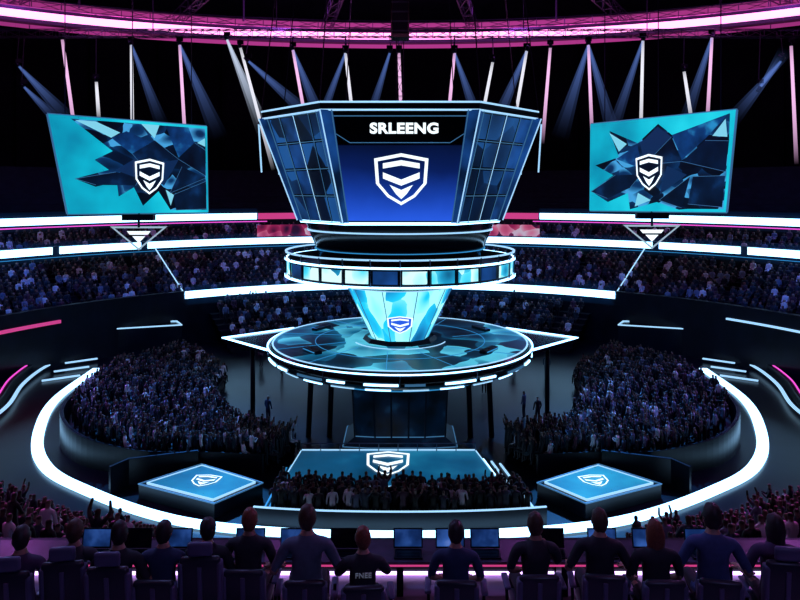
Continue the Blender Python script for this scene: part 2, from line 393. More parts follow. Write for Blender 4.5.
ya = Vector((0, -1.33, 2.9)); emblem(b, frame((0, -2.22, 7.0), (1, 0, 0), ya), 1.35, 1.1, MARKW, SB_BLUE); b.obj('cone_display', sb)
b = MB()
for i in range(8):
    p = T3[i]; b.tube(p, (p.x * .75, p.y * .75, 34), .03, DARKM, 5)
b.box((-.5, -.5, 22.3), (.5, .5, 25.8), BLACK); b.box((-.42, -.53, 22.5), (.42, -.5, 25.6), DARKM)
for k in range(6): b.box((-.46, -.56, 22.6 + k * .52), (.46, -.52, 22.68 + k * .52), STEEL)
truss(b, (0, 0, 25.8), (0, 0, 38), .7, 1.2, .05); truss(b, (0, 0, 18.1), (0, 0, 22.3), .4, 1.0, .02)
for x in (-6.2, 6.2): b.tube((x, -2.6, 18.1), (x, 2.6, 18.1), .06, STEEL, 6)
b.obj('suspension_rig', sb)

# ------------------------------------------------------------------ circular stage
st = empty('circular_stage')
STAGE = screen_mat('stage_top', [(.3, (.001, .008, .024)), (.5, (.003, .04, .10)), (.7, (.01, .2, .38)), (.92, (.15, .75, 1))], .5, .75, 2.4)  # emissive teal pattern, with the cone's reflections painted in
b = MB()
b.revolve([(0, 5.8), (6.9, 5.8)], STAGE, 96, False); b.revolve([(6.9, 5.8), (7.1, 5.74), (7.15, 5.5), (7.1, 5.2), (6.7, 4.9), (5.4, 4.5), (3.6, 4.1)], BLACK, 96, True)
b.revolve([(3.6, 4.1), (0, 4.1)], BLACK, 48, False)
b.obj('deck', st)
b = MB()
b.arcbox(6.85, 6.93, 5.8, 5.84, WHITE_S); b.arcbox(7.13, 7.2, 5.68, 5.74, WHITE)
for i in range(24):
    a = 2 * pi * i / 24
    b.arcbox(7.07, 7.16, 5.18, 5.28, WHITE if i % 3 else BLUEL, a + .03, a + 2 * pi / 24 - (.01 if i % 2 else .1), 6)
    b.arcbox(6.6, 6.7, 4.84, 4.92, WHITE if i % 2 else WHITE_S, a + .02, a + .2, 5)
    if i % 2 == 0: b.tube((7.15 * math.cos(a), 7.15 * math.sin(a), 5.7), (7.05 * math.cos(a), 7.05 * math.sin(a), 5.1), .05, STEEL, 5)
b.arcbox(5.35, 5.45, 4.45, 4.5, CYAN)
b.arcbox(2.5, 2.56, 5.8, 5.83, WHITE_S, 3.5, 6.0, 40); b.arcbox(4.6, 4.64, 5.8, 5.82, CYAN)
for a in (3.4, 3.9, 4.5, 5.0, 5.6, .2, 1.0, 2.1, 2.8):
    b.tube((3.0 * math.cos(a), 3.0 * math.sin(a), 5.81), (6.8 * math.cos(a + .12), 6.8 * math.sin(a + .12), 5.81), .018, CYAN, 4)
for a in (3.75, 5.7, 2.6, .5):
    c, d = math.cos(a), math.sin(a); V, F = rbox(1.4, .4, .18, .05); b.add(V, F, DARKM, Matrix.Translation((5.4 * c, 5.4 * d, 5.89)) @ Matrix.Rotation(a + pi / 2, 4, 'Z'))
    V, F = rbox(1.2, .05, .05, .01); b.add(V, F, CYAN, Matrix.Translation((5.62 * c, 5.62 * d, 5.9)) @ Matrix.Rotation(a + pi / 2, 4, 'Z'))
b.obj('rim_lights', st)
b = MB()
for s_ in (-1, 1):
    tri = [(s_ * 7.05, -.9), (s_ * 10.3, 2.3), (s_ * 6.6, 5.2), (s_ * 6.9, 2)]
    if s_ < 0: tri = tri[::-1]
    b.prism(tri, 5.15, 5.35, BLACK)
    E = [(s_ * 7.05, -.9, 5.36), (s_ * 10.3, 2.3, 5.36), (s_ * 6.6, 5.2, 5.36)]
    b.strip(E, .22, .06, WHITE); b.tube((s_ * 8.6, 2.2, 5.15), (s_ * 6, 1, 4.5), .12, STEEL, 6)
    b.tube((s_ * 8.6, 2.4, 5.15), (s_ * 8.6, 2.4, 0), .14, DARKM, 8)
b.obj('prow_decks', st)
# glazed core: dark posts with recessed glass and layered lit lower rings
PED = screen_mat('pedestal_glass', [(.4, (.0004, .0015, .005)), (.62, (.001, .008, .03)), (.75, (.008, .05, .12))], .8, .6, kind='N')
b = MB(); P8 = lambda x, y, z: [(-x, -y, z), (-x * .55, -y * 1.12, z), (x * .55, -y * 1.12, z), (x, -y, z), (x, y, z), (-x, y, z)]
b.loops([P8(3.1, 1.7, 4.3), P8(2.5, 1.35, 3.4), P8(2.4, 1.3, .9), P8(3.0, 1.55, .45), P8(3.0, 1.55, 0)], PED)
for z, k in ((.47, 3.02), (.92, 2.43)):
    p = P8(k, k * .54, z)
    for i in range(6): b.tube(p[i], p[(i + 1) % 6], .03, BLUEL, 5)
for x in (-2.4, -1.32, -.45, .45, 1.32, 2.4):
    y = -1.48 if abs(x) < 1.4 else -1.33
    b.tube((x, y, .9), (x * 1.05, y, 3.4), .05, DARKM, 6)
for x in (-5.2, 5.2, -4.0, 4.0):
    b.tube((x, 1.2, 0), (x * .95, .8, 4.6), .16, DARKM, 8)
b.arcbox(4.2, 4.3, 4.2, 4.26, WHITE_S, 3.5, 5.9, 30)
b.obj('pedestal', st)

# ------------------------------------------------------------------ floor platforms
TEAL_F = screen_mat('platform_led', [(.25, (.003, .045, .10)), (.5, (.006, .10, .22)), (.75, (.02, .25, .42))], .25, 1.05, kind='N')
TEAL_B = screen_mat('platform_led_bright', [(.25, (.004, .09, .2)), (.5, (.01, .22, .4)), (.75, (.03, .45, .65))], .3, .9, kind='N')
b = MB(); q = [(-5.1, -2.2), (3.9, -2.2), (4.7, -6.7), (-5.5, -6.7)][::-1]
b.prism(q, 0.0, .5, DARK, TEAL_F)
E = [(x, y, .5) for x, y in q]; b.strip(E, .08, .05, WHITE_S, True)
b.tube((-5.1, -2.3, .9), (3.9, -2.3, .9), .03, STEEL, 6)
for i in range(10): b.tube((-5.1 + i, -2.3, .5), (-5.1 + i, -2.3, .9), .025, STEEL, 5)
emblem(b, frame((-.6, -3.95, .53), (1, 0, 0), (0, 1, 0)), 2.2, 3.1, MARKW)
b.obj('front_stage_platform')
b = MB()
for k in range(3):
    b.strip([(4.3 + k * .4, -2.2 - k * .3, .02), (5.2 + k * .33, -7.6 - k * .1, .02)], .1, .06, WHITE_S if k else WHITE)
for k in range(2): b.strip([(-5.5 - k * .2, -3 - k * .3, .02), (-5.75 - k * .2, -7.8, .02)], .07, .05, CYAN)
b.obj('aisle_light_strips')
for s_ in (-1, 1):
    b = MB(); q = [(s_ * 11.6, -6.7), (s_ * 9.6, -4.6), (s_ * 6.5, -6.6), (s_ * 8.0, -8.5)]
    if s_ > 0: q = q[::-1]
    c = Vector((sum(p[0] for p in q) / 4, sum(p[1] for p in q) / 4))
    Q = [tuple(c + (Vector(p) - c) * 1.1) for p in q]; q = [tuple(c + (Vector(p) - c) * .93) for p in q]
    b.prism(Q, 0, .62, DARK, BLACK); b.prism(q, .62, .7, DARK, TEAL_B)
    b.strip([(x, y, .62) for x, y in Q], .07, .06, BLUEL, True)
    b.strip([(x, y, .63) for x, y in [tuple(c + (Vector(p) - c) * 1.03) for p in q]], .05, .1, WHITE_S, True)
    emblem(b, frame((c.x, c.y + .1, .73), (1, -s_ * -.15, 0), (s_ * .15, 1, 0)), 1.3, 1.3, MARKW)
    b.obj('demo_platform')
    b = MB(); W = [(s_ * 13.4, -6.2), (s_ * 12.9, -5.2), (s_ * 9.9, -4.15)]
    b.strip([(x, y, 0) for x, y in W], .12, 1.2, DARK); b.strip([(x, y, 1.2) for x, y in W], .14, .04, DARKM); b.obj('low_barrier')

# ------------------------------------------------------------------ lit walkway ring
half = [(-23.6, 16, .04), (-22.9, 8.2, .04), (-21.0, 2.3, .04), (-18.5, -2.4, .04), (-15.2, -5.6, .04), (-8.6, -9.3, .04), (0, -10.3, .04)]
path = half + [(-x, y, z) for x, y, z in half[-2::-1]]
C = catmull(path, 14); b = MB(); b.strip(C, .6, .1, WHITE); b.obj('lit_walkway')
def glow_path(name, P, r, m, parent):
    b = MB(); rings = []
    for i, p in enumerate(P):
        t = (P[min(i + 1, len(P) - 1)] - P[max(i - 1, 0)]); t.z = 0; t.normalize(); n = Vector((-t.y, t.x, 0))
        rings.append([tuple(p + n * r * math.cos(a) + Vector((0, 0, r * math.sin(a)))) for a in [2 * pi * k / 12 for k in range(12)]])
    b.loops(rings, m, smooth=True, cap=True); return b.obj(name, parent)
b = MB()
for s_ in (-1, 1):
    r2 = catmull([(s_ * x, y, .3) for x, y in ((-24.2, 2), (-24.9, 6), (-26.6, 11), (-27.4, 16), (-26.6, 19.5), (-25.4, 21))], 10)
    b.strip(r2, .22, .1, WHITE_S); b.strip([(p.x * 1.03, p.y, .0) for p in r2], .3, .7, DARK); b.strip([(p.x * 1.035, p.y, .7) for p in r2], .1, .06, MAG)
    for k in range(3): b.strip([(s_ * (24.0 + k * .3), 14 + k * 2.2, .05 + k * .1), (s_ * (26.1 + k * .2), 12.5 + k * 2.2, .05 + k * .1)], .22, .1, WHITE_S)
b.obj('outer_walkway')

for s_ in (-1, 1):
    b = MB(); q = [(s_ * 31.5, 16.5), (s_ * 28.6, 23), (s_ * 27.9, 21.5), (s_ * 30, 13.5)]
    if s_ < 0: q = q[::-1]
    b.prism(q, 0, 1.7, DARK, TEAL_B if s_ < 0 else TEAL_F); b.strip([(x, y, 1.7) for x, y in q], .12, .08, CYAN, True)
    b.obj('side_led_platform')
    b = MB(); q = [(s_ * 26.0, 24.5), (s_ * 20, 24.2), (s_ * 19, 22.5), (s_ * 24, 20.8)]
    q = q[::-1] if s_ > 0 else q
    b.prism(q, 0, 2.2, DARK, BLACK); b.strip([(x, y, 2.2) for x, y in q], .16, .1, WHITE_S, True)
    b.obj('side_stage_box')

# ------------------------------------------------------------------ seating tiers (back of arena)
gs = empty('grandstand')
def tier(name, R0, R1, z0, z1, rows, a0, a1):
    b = MB(); prof = [(R0, 0)]
    for i in range(rows):
        r = R0 + (R1 - R0) * i / rows; z = z0 + (z1 - z0) * i / max(1, rows - 1)
        prof += [(r, z), (R0 + (R1 - R0) * (i + 1) / rows, z)]
    b.revolve(prof, CONC, 110, False, math.radians(a0), math.radians(a1)); return b.obj(name, gs)
tier('seating_tier_lower', 26, 31.6, .3, 2.6, 7, 56, 124)
tier('seating_tier_middle', 32.3, 39.5, 4.0, 6.5, 9, -8, 188)
tier('seating_tier_upper', 40.3, 44.5, 8.0, 9.0, 4, -8, 188)
tier('seating_tier_top', 45.4, 56, 11.4, 16.5, 10, -8, 188)
b = MB()
b.arcbox(31.7, 32.3, 0, 4.8, DARK, rad(-8), rad(188), 120); b.arcbox(39.8, 40.3, 0, 8.9, DARK, rad(-8), rad(188), 120); b.arcbox(44.8, 45.4, 0, 11.6, DARK, rad(-8), rad(188), 120)
b.obj('balcony_fascia', gs)
b = MB()
b.arcbox(44.6, 44.78, 10.65, 11.35, WHITE, rad(-8), rad(69), 60); b.arcbox(44.6, 44.78, 10.65, 11.35, WHITE, rad(111.5), rad(188), 60)
b.arcbox(44.6, 44.78, 10.65, 11.35, PINK_D, rad(103), rad(111.3), 10); b.arcbox(44.6, 44.78, 10.65, 11.35, PINK_D, rad(69.2), rad(76), 10)
b.arcbox(44.6, 44.78, 10.95, 11.2, WHITE_S, rad(76), rad(103), 10)
b.arcbox(44.6, 44.78, 10.35, 10.45, MAG, rad(-8), rad(70), 60); b.arcbox(44.6, 44.78, 10.35, 10.45, MAG, rad(110), rad(188), 60)
for a0, a1 in ((-8, 38), (39, 50), (51, 77), (103, 129), (130, 141), (142, 188)):
    b.arcbox(39.6, 39.78, 8.2, 8.85, WHITE, rad(a0), rad(a1), 30)
b.arcbox(39.6, 39.76, 7.9, 7.95, CYAN, rad(-8), rad(188), 120)
b.arcbox(31.5, 31.68, 4.15, 4.8, WHITE, rad(52), rad(84), 30); b.arcbox(31.5, 31.68, 4.15, 4.8, WHITE, rad(96), rad(128), 30)
b.arcbox(31.5, 31.68, 3.5, 3.75, PINK_D, rad(148), rad(172), 30); b.arcbox(31.5, 31.68, 3.6, 3.75, WHITE_S, rad(8), rad(34), 30)
for a in (52, 128):
    c, d = math.cos(rad(a)), math.sin(rad(a))
    b.tube((31.6 * c, 31.6 * d, 4.5), (39.6 * c * 1.0, 39.6 * d, 8.2), .07, WHITE_S, 6)
b.obj('led_ribbon_board', gs)
arc = lambda R, z, a0, a1, n=50: [Vector((R * math.cos(rad(a0 + (a1 - a0) * i / n)), R * math.sin(rad(a0 + (a1 - a0) * i / n)), z)) for i in range(n + 1)]
MB2 = bloom_volume('bloom_cool_ribbon', (.03, .3, 1), .022)  # glowing tubes added along the ribbons to imitate their bloom
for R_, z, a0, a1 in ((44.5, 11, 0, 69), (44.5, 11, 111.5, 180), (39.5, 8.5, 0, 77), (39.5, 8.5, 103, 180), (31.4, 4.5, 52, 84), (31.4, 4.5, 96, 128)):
    glow_path('bloom_along_ribbon', arc(R_, z, a0, a1), .95, MB2, gs)
b = MB()
PSC = screen_mat('pink_banner', [(.3, (.05, .01, .06)), (.5, (.5, .03, .16)), (.7, (.9, .2, .4)), (.9, (.9, .7, .9))], .8, .6, 1)
b.arcbox(40.4, 40.5, 8.95, 10.2, PSC, rad(103), rad(112.5), 12); b.arcbox(40.4, 40.5, 8.95, 10.2, PSC, rad(68), rad(78), 12)
b.obj('banner_screen', gs)

# ------------------------------------------------------------------ big side screens
SHARD = screen_mat('screen_dark_crystal', [(.25, (.001, .003, .010)), (.55, (.0015, .010, .035)), (.78, (.005, .05, .16)), (.93, (.08, .4, .75))], .6, 1.0, 1.6, (1, 1, 1.6), (.3, .5, .2))
NAVY = screen_mat('screen_navy_facet', [(.3, (.001, .004, .014)), (.55, (.002, .014, .05)), (.75, (.008, .06, .2))], .5, 1.0, kind='N')
MIDB = screen_mat('screen_mid_facet', [(.3, (.002, .018, .07)), (.55, (.006, .06, .22)), (.72, (.03, .3, .6))], .6, 1.0, kind='N')
SKY = screen_mat('screen_teal', [(.3, (.004, .28, .44)), (.5, (.006, .50, .66)), (.75, (.03, .74, .88))], .16, 1.05, kind='N')
SH1 = mat('screen_shard_cyan', (.01, .01, .01), .3, 0, (.3, .8, 1), .85)
SH4 = mat('screen_shard_mid', (.01, .01, .01), .3, 0, (.004, .03, .11), 1)
def big_screen(bl, br, tr, tl, shape, facets, mk):
    g = empty('projection_screen'); bl, br, tr, tl = map(Vector, (bl, br, tr, tl))
    n = (br - bl).cross(tl - bl).normalized()
    def P(u, v, o=0): return bl.lerp(br, u).lerp(tl.lerp(tr, u), v) + n * o
    b = MB(); b.add([P(0, 0), P(1, 0), P(1, 1), P(0, 1)], [(0, 1, 2, 3)], SKY)
    b.add([P(u, v, .05) for u, v in shape], [tuple(range(len(shape)))], SHARD)
    for k, (m, pts) in enumerate(facets):
        b.add([P(x, y, .07 + k * .004) for x, y in pts], [tuple(range(len(pts)))], (SH1, NAVY, MIDB, SH4)[m])
        if m == 1:
            for i in range(len(pts)):
                if i % 2 == 0: b.tube(P(*pts[i], .13), P(*pts[(i + 1) % len(pts)], .13), .025, BLUEL, 3)
    b.obj('picture', g)
    b = MB(); cs = [P(0, 0), P(1, 0), P(1, 1), P(0, 1)]
    for i in range(4): b.tube(cs[i] - n * .12, cs[(i + 1) % 4] - n * .12, .1, BLUEL, 6)
    b.add([P(0, 0, -.25), P(1, 0, -.25), P(1, 1, -.25), P(0, 1, -.25)], [(3, 2, 1, 0)], DARKM)
    for u in (.1, .5, .9):
        b.tube(P(u, 0, -.3), P(u, 1, -.3), .1, DARKM, 6); t = P(u, 1, -.3); b.tube(t, (t.x, t.y, 38.1), .04, DARKM, 5)
    c = P(mk[2], 0, -.1); b.tube(c, c + Vector((0, 0, -1.2)), .1, DARKM, 6); b.box((c.x - 1.3, c.y - .3, c.z - .6), (c.x + 1.3, c.y + .3, c.z - .1), DARKM)
    b.obj('frame', g)
    b = MB(); x = (br - bl).normalized(); emblem(b, frame(P(mk[0], mk[1], .2), x, (0, 0, 1)), 2.6, 3.0, MARKW, NAVY)
    F = frame(c + Vector((0, 0, -2.0)), (1, 0, 0), (0, 0, 1))
    tri = [(-2.4, .9), (2.4, .9), (0, -1.1)]; ti = [(-2.0, .74), (2.0, .74), (0, -.9)]
    b.add([(x_, y_, 0) for x_, y_ in tri + ti], [(0, 1, 4, 3), (1, 2, 5, 4), (2, 0, 3, 5)], MARKS, F)
    b.add([(-1.0, .5, 0), (1.0, .5, 0), (.75, .2, 0), (-.75, .2, 0)], [(0, 1, 2, 3)], MARKW, F); b.add([(-.55, .08, 0), (.55, .08, 0), (0, -.5, 0)], [(0, 1, 2)], MARKW, F)
    b.obj('badges', g)
big_screen((-25.6, 15.5, 12.15), (-17.2, 24.3, 12.0), (-17.3, 24.2, 19.7), (-26.6, 14.4, 19.75),
           [(.08, .36), (.30, .46), (.22, .56), (.34, .66), (.12, .97), (.985, .97), (.985, .03), (.70, .03), (.62, .24), (.50, .08), (.45, .28), (.34, .18), (.34, .34), (.2, .28)],
           [(1, [(.08, .36), (.34, .44), (.50, .40), (.46, .30), (.2, .30)]), (3, [(.34, .46), (.55, .66), (.48, .38)]), (0, [(.14, .96), (.34, .80), (.40, .86), (.26, .96)]),
            (2, [(.34, .80), (.46, .64), (.60, .78), (.44, .88)]), (1, [(.46, .64), (.52, .52), (.78, .60), (.62, .80)]), (0, [(.54, .97), (.62, .82), (.66, .97)]),
            (2, [(.70, .97), (.78, .62), (.90, .80), (.86, .97)]), (1, [(.78, .60), (.98, .42), (.98, .72), (.90, .80)]), (3, [(.66, .30), (.78, .60), (.52, .52)]),
            (0, [(.92, .80), (.98, .76), (.98, .86)]), (1, [(.70, .22), (.98, .40), (.80, .52)]), (1, [(.74, .03), (.98, .04), (.98, .36), (.72, .20)]), (0, [(.67, .26), (.70, .08), (.73, .2)])], (.56, .40, .47))
big_screen((17.0, 24.3, 12.15), (24.2, 13.5, 12.35), (24.64, 12.84, 19.9), (17.06, 24.2, 19.9),
           [(.02, .22), (.20, .40), (.05, .52), (.24, .60), (.16, .90), (.38, .74), (.52, .93), (.62, .80), (.97, .97), (.98, .7), (.98, .5), (.985, .3), (.985, .03), (.76, .03), (.70, .02), (.54, .10), (.34, .02), (.32, .2), (.16, .10)],
           [(1, [(.02, .22), (.22, .40), (.42, .40), (.34, .26), (.16, .14)]), (2, [(.22, .58), (.42, .46), (.38, .72)]), (0, [(.16, .88), (.24, .66), (.30, .74)]), (3, [(.40, .74), (.44, .50), (.62, .78), (.52, .90)]),
            (1, [(.44, .50), (.70, .52), (.62, .78)]), (2, [(.62, .80), (.70, .54), (.84, .74), (.96, .96)]), (0, [(.88, .76), (.97, .74), (.95, .92)]), (1, [(.70, .52), (.98, .40), (.98, .70), (.84, .72)]),
            (1, [(.56, .12), (.72, .04), (.76, .36)]), (3, [(.56, .18), (.74, .38), (.60, .48)]), (1, [(.76, .08), (.98, .05), (.98, .36), (.78, .36)]), (0, [(.38, .05), (.50, .12), (.40, .2)])], (.48, .42, .5))

# ------------------------------------------------------------------ crowd templates
def skin_eval(J, E, R, sub, root=0):
    me = bpy.data.meshes.new('tmp'); me.from_pydata(J, E, []); o = bpy.data.objects.new('tmp', me); S.collection.objects.link(o)
    o.modifiers.new('s', 'SKIN')
    for i, r in enumerate(R):
        d = me.skin_vertices[0].data[i]; d.radius = r if isinstance(r, tuple) else (r, r); d.use_root = (i == root)
    if sub:
        m = o.modifiers.new('d', 'SUBSURF'); m.levels = sub; m.render_levels = sub
    dg = bpy.context.evaluated_depsgraph_get(); ev = o.evaluated_get(dg); em = ev.to_mesh()
    V = [v.co.copy() for v in em.vertices]; F = [list(p.vertices) for p in em.polygons]; ev.to_mesh_clear()
    bpy.data.objects.remove(o); bpy.data.meshes.remove(me); return V, F
def body(kind):
    J = [(0, 0, .95), (0, -.01, 1.15), (0, 0, 1.34), (0, 0, 1.49), (0, .02, 1.58), (0, .02, 1.69)]; R = [(.15, .1), (.13, .09), (.16, .1), .055, .075, .08]
    E = [(0, 1), (1, 2), (2, 3), (3, 4), (4, 5)]
    arms = {'stand': ((.25, 0, 1.14), (.23, .1, .9)), 'up': ((.3, .08, 1.6), (.24, .14, 1.86)), 'sit': ((.24, .02, 1.12), (.16, .24, 1.02)), 'clap': ((.24, .1, 1.16), (.06, .3, 1.3))}[kind]
    for s in (-1, 1):
        n = len(J); J += [(s * .18, 0, 1.41), (s * arms[0][0], arms[0][1], arms[0][2]), (s * arms[1][0], arms[1][1], arms[1][2])]
        R += [.06, .045, .035]; E += [(2, n), (n, n + 1), (n + 1, n + 2)]
        n = len(J)
        if kind == 'sit': J += [(s * .09, .02, .88), (s * .12, .42, .88), (s * .12, .4, .47), (s * .12, .52, .42)]
        else: J += [(s * .09, 0, .86), (s * .1, .03, .48), (s * .1, -.01, .08), (s * .11, .13, .04)]
        R += [.085, .06, .045, .035]; E += [(0, n), (n, n + 1), (n + 1, n + 2), (n + 2, n + 3)]
    return J, E, R
def template(kind, sub):
    J, E, R = body(kind); V, F = skin_eval(J, E, R, sub); dz = .40 if kind == 'sit' else 0
    V = np.array([tuple(v) for v in V]); cls = np.zeros(len(V), int)
    cls[V[:, 2] < .9] = 3; cls[V[:, 2] > 1.5] = 1; cls[(V[:, 2] > 1.6) & ((V[:, 1] < .05) | (V[:, 2] > 1.71))] = 2
    V[:, 2] -= dz
    return V, F, cls
TH = {k: template(k, 1) for k in ('stand', 'up', 'sit', 'clap')}; TL = {k: template(k, 0) for k in ('stand', 'up', 'sit', 'clap')}
CROWD = mat('crowd_clothes', (.1, .1, .1), .5, spec=.5); nt = CROWD.node_tree; a_ = nt.nodes.new('ShaderNodeAttribute'); a_.attribute_name = 'tint'
nt.links.new(a_.outputs['Color'], nt.nodes['Principled BSDF'].inputs['Base Color'])
PAL = [(.008, .012, .025), (.012, .02, .04), (.008, .008, .012), (.03, .05, .09), (.2, .28, .4), (.01, .03, .06), (.1, .04, .08), (.9, .95, 1), (.01, .04, .07), (.02, .015, .03), (.006, .008, .012)]  # near-white entry paints bright light specks into the crowd's clothing
HAIR = [(.01, .008, .008), (.03, .02, .015), (.08, .05, .03), (.2, .15, .1)]
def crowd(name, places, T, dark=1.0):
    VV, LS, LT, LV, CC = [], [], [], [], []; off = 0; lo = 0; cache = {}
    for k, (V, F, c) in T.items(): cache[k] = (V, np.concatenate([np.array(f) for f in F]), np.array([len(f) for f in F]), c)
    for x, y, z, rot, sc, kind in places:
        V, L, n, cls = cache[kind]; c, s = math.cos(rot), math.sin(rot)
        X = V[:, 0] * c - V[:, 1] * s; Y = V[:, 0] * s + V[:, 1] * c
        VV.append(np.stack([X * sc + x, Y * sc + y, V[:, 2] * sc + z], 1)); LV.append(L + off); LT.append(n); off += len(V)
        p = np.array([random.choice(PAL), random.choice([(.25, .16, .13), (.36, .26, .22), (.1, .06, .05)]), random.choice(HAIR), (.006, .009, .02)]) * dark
        CC.append(np.concatenate([p[cls], np.ones((len(V), 1))], 1))
    VV = np.concatenate(VV); LV = np.concatenate(LV); LT = np.concatenate(LT); CC = np.concatenate(CC)
    LS = np.concatenate([[0], np.cumsum(LT)[:-1]])
    me = bpy.data.meshes.new(name); me.vertices.add(len(VV)); me.vertices.foreach_set('co', VV.ravel())
    me.loops.add(len(LV)); me.loops.foreach_set('vertex_index', LV.astype(np.int32)); me.polygons.add(len(LT)); me.polygons.foreach_set('loop_start', LS.astype(np.int32))
    try: me.polygons.foreach_set('loop_total', LT.astype(np.int32))
    except Exception: pass
    me.update(calc_edges=True); at = me.attributes.new('tint', 'FLOAT_COLOR', 'POINT'); at.data.foreach_set('color', CC.astype(np.float32).ravel())
    me.materials.append(CROWD); me.polygons.foreach_set('use_smooth', [True] * len(LT)); me.validate()
    o = bpy.data.objects.new(name, me); S.collection.objects.link(o); return o
def kind(): return random.choices(['stand', 'up', 'sit', 'clap'], [4, 1, 4, 2])[0]

for s_ in (-1, 1):
    inn = catmull([(s_ * x, y, .3) for x, y in ((-5.6, -1.2), (-8.6, .6), (-10.6, 3.6), (-12, 7), (-12.4, 11.2))], 10)
    out = catmull([(s_ * x, y, z) for x, y, z in ((-6.6, -3.9, .4), (-9.5, -3.7, .45), (-12.6, -3.9, .6), (-16, -2.6, .9), (-18.4, .4, 1.2), (-18.9, 4, 1.5), (-18.2, 8, 1.7), (-15.5, 12.4, 1.7))], 10)
    N = 60; inn = resample(inn, N); out = resample(out, N); rows = 16; b = MB(); rings = [[tuple(p.xy) + (0,) for p in inn]]; pl = []
    for r in range(rows):
        t0, t1 = r / rows, (r + 1) / rows
        zr = [i_.z + (o_.z - i_.z) * (r / (rows - 1)) for i_, o_ in zip(inn, out)]
        A = [i_.lerp(o_, t0) for i_, o_ in zip(inn, out)]; B2 = [i_.lerp(o_, t1) for i_, o_ in zip(inn, out)]
        rings += [[(p.x, p.y, z) for p, z in zip(A, zr)], [(p.x, p.y, z) for p, z in zip(B2, zr)]]
        mid = [Vector(((p.x + q_.x) / 2, (p.y + q_.y) / 2, z)) for p, q_, z in zip(A, B2, zr)]
        L = sum((b3 - a3).length for a3, b3 in zip(mid, mid[1:])); n = int(L / .42)
        for k, p in enumerate(resample(mid, n)):
            if random.random() < .05: continue
            ang = math.atan2(-p.y, -p.x) - pi / 2 + random.uniform(-.3, .3)
            pl.append((p.x + random.uniform(-.08, .08), p.y + random.uniform(-.06, .06), p.z, ang, random.uniform(.82, .96), kind()))
    rings.append([tuple(p.xy) + (0,) for p in out])
    b.loops(rings, CONC, closed=False)
    b.strip([(p.x, p.y, p.z + .0) for p in inn], .1, .5, DARK); b.obj('floor_stand')
    b = MB(); b.strip([(p.x - s_ * .8, p.y - .15, .04) for p in inn[6:]], .42, .1, WHITE); b.obj('curved_light_strip')
    b = MB(); o2 = [Vector((p.x * 1.015, p.y * 1.03 - .05, 0)) for p in out]
    rg_ = []
    for p, q_ in zip(o2, out): rg_.append([(p.x, p.y, 0), (p.x, p.y, q_.z + .6), (p.x * 1.012, p.y * 1.012, q_.z + .6), (p.x * 1.012, p.y * 1.012, 0)])
    b.loops(rg_, DARK, closed=True, cap=True); b.strip([(p.x * 1.006, p.y * 1.006, q_.z + .6) for p, q_ in zip(o2, out)], .05, .02, DARKM); b.obj('stand_barrier')
    crowd('audience_crowd', pl, TH)
pl = []
Cf = [p for p in C if p.y < -5.5 and abs(p.x) < 9.5]
for r in range(5):
    base = resample([Vector((p.x * .95, p.y + .85 + r * .42, 0)) for p in Cf], 46)
    for k, p in enumerate(base):
        if abs(p.x) > 5.6 or random.random() < .08: continue
        pl.append((p.x + random.uniform(-.12, .12), p.y + random.uniform(-.1, .1), 0, random.uniform(-.3, .3), random.uniform(.88, 1.02), random.choices(['stand', 'clap', 'up'], [8, 2, 1])[0]))
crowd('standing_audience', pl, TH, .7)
b = MB(); b.strip([(p.x * .97, p.y + .5, 0) for p in Cf if abs(p.x) < 6.4], .12, .8, DARK); b.strip([(p.x * .97, p.y + .47, .8) for p in Cf if abs(p.x) < 6.4], .08, .05, WHITE_S); b.obj('crowd_barrier')

pl = []
def arc_rows(R0, R1, z0, z1, rows, a0, a1, sp, prob=.9, allsit=False):
    for i in range(rows):
        r = R0 + (R1 - R0) * (i + .5) / rows; z = z0 + (z1 - z0) * i / max(1, rows - 1); n = int(rad(a1 - a0) * r / sp)
        for k in range(n):
            a = rad(a0) + rad(a1 - a0) * (k + random.uniform(.3, .7)) / n
            if random.random() > prob or int(math.degrees(a) * 10) % 120 < 8: continue
            pl.append((r * math.cos(a), r * math.sin(a), z, a + pi / 2, random.uniform(.9, 1.05), 'sit' if allsit or random.random() > .35 else kind()))
arc_rows(26, 31.6, .3, 2.6, 7, 57, 123, .62)
arc_rows(32.3, 39.5, 4.0, 6.5, 9, 10, 170, .62, allsit=True)
arc_rows(40.6, 44.4, 8.05, 9.0, 4, 20, 160, .68, prob=.85, allsit=True)
crowd('tier_audience', pl, TL)
for s_ in (-1, 1):
    inn = catmull([(s_ * x, y, .6) for x, y in ((-8, -13), (-14, -10.6), (-19.5, -6.4), (-25, -1))], 10)
    out = catmull([(s_ * x, y, 5.4) for x, y in ((-5.6, -24), (-11, -22), (-20, -17), (-29, -9))], 10)
    N = 40; inn = resample(inn, N); out = resample(out, N); rows = 14; b = MB(); rings = [[tuple(p.xy) + (0,) for p in inn]]; pl = []
    for r in range(rows):
        z = .6 + 4.8 * r / (rows - 1); A = [i_.lerp(o_, r / rows) for i_, o_ in zip(inn, out)]; B2 = [i_.lerp(o_, (r + 1) / rows) for i_, o_ in zip(inn, out)]
        rings += [[(p.x, p.y, z) for p in A], [(p.x, p.y, z) for p in B2]]
        mid = [Vector(((p.x + q_.x) / 2, (p.y + q_.y) / 2, z)) for p, q_ in zip(A, B2)]; L = sum((b3 - a3).length for a3, b3 in zip(mid, mid[1:]))
        for p in resample(mid, int(L / .55)):
            if random.random() < .12: continue
            pl.append((p.x, p.y, z, math.atan2(-p.y, -p.x) - pi / 2 + random.uniform(-.2, .2), random.uniform(.88, 1), 'sit' if random.random() < .85 else kind()))
    b.loops(rings, CONC, closed=False); b.obj('near_stand'); crowd('near_audience', pl, TH, .8)

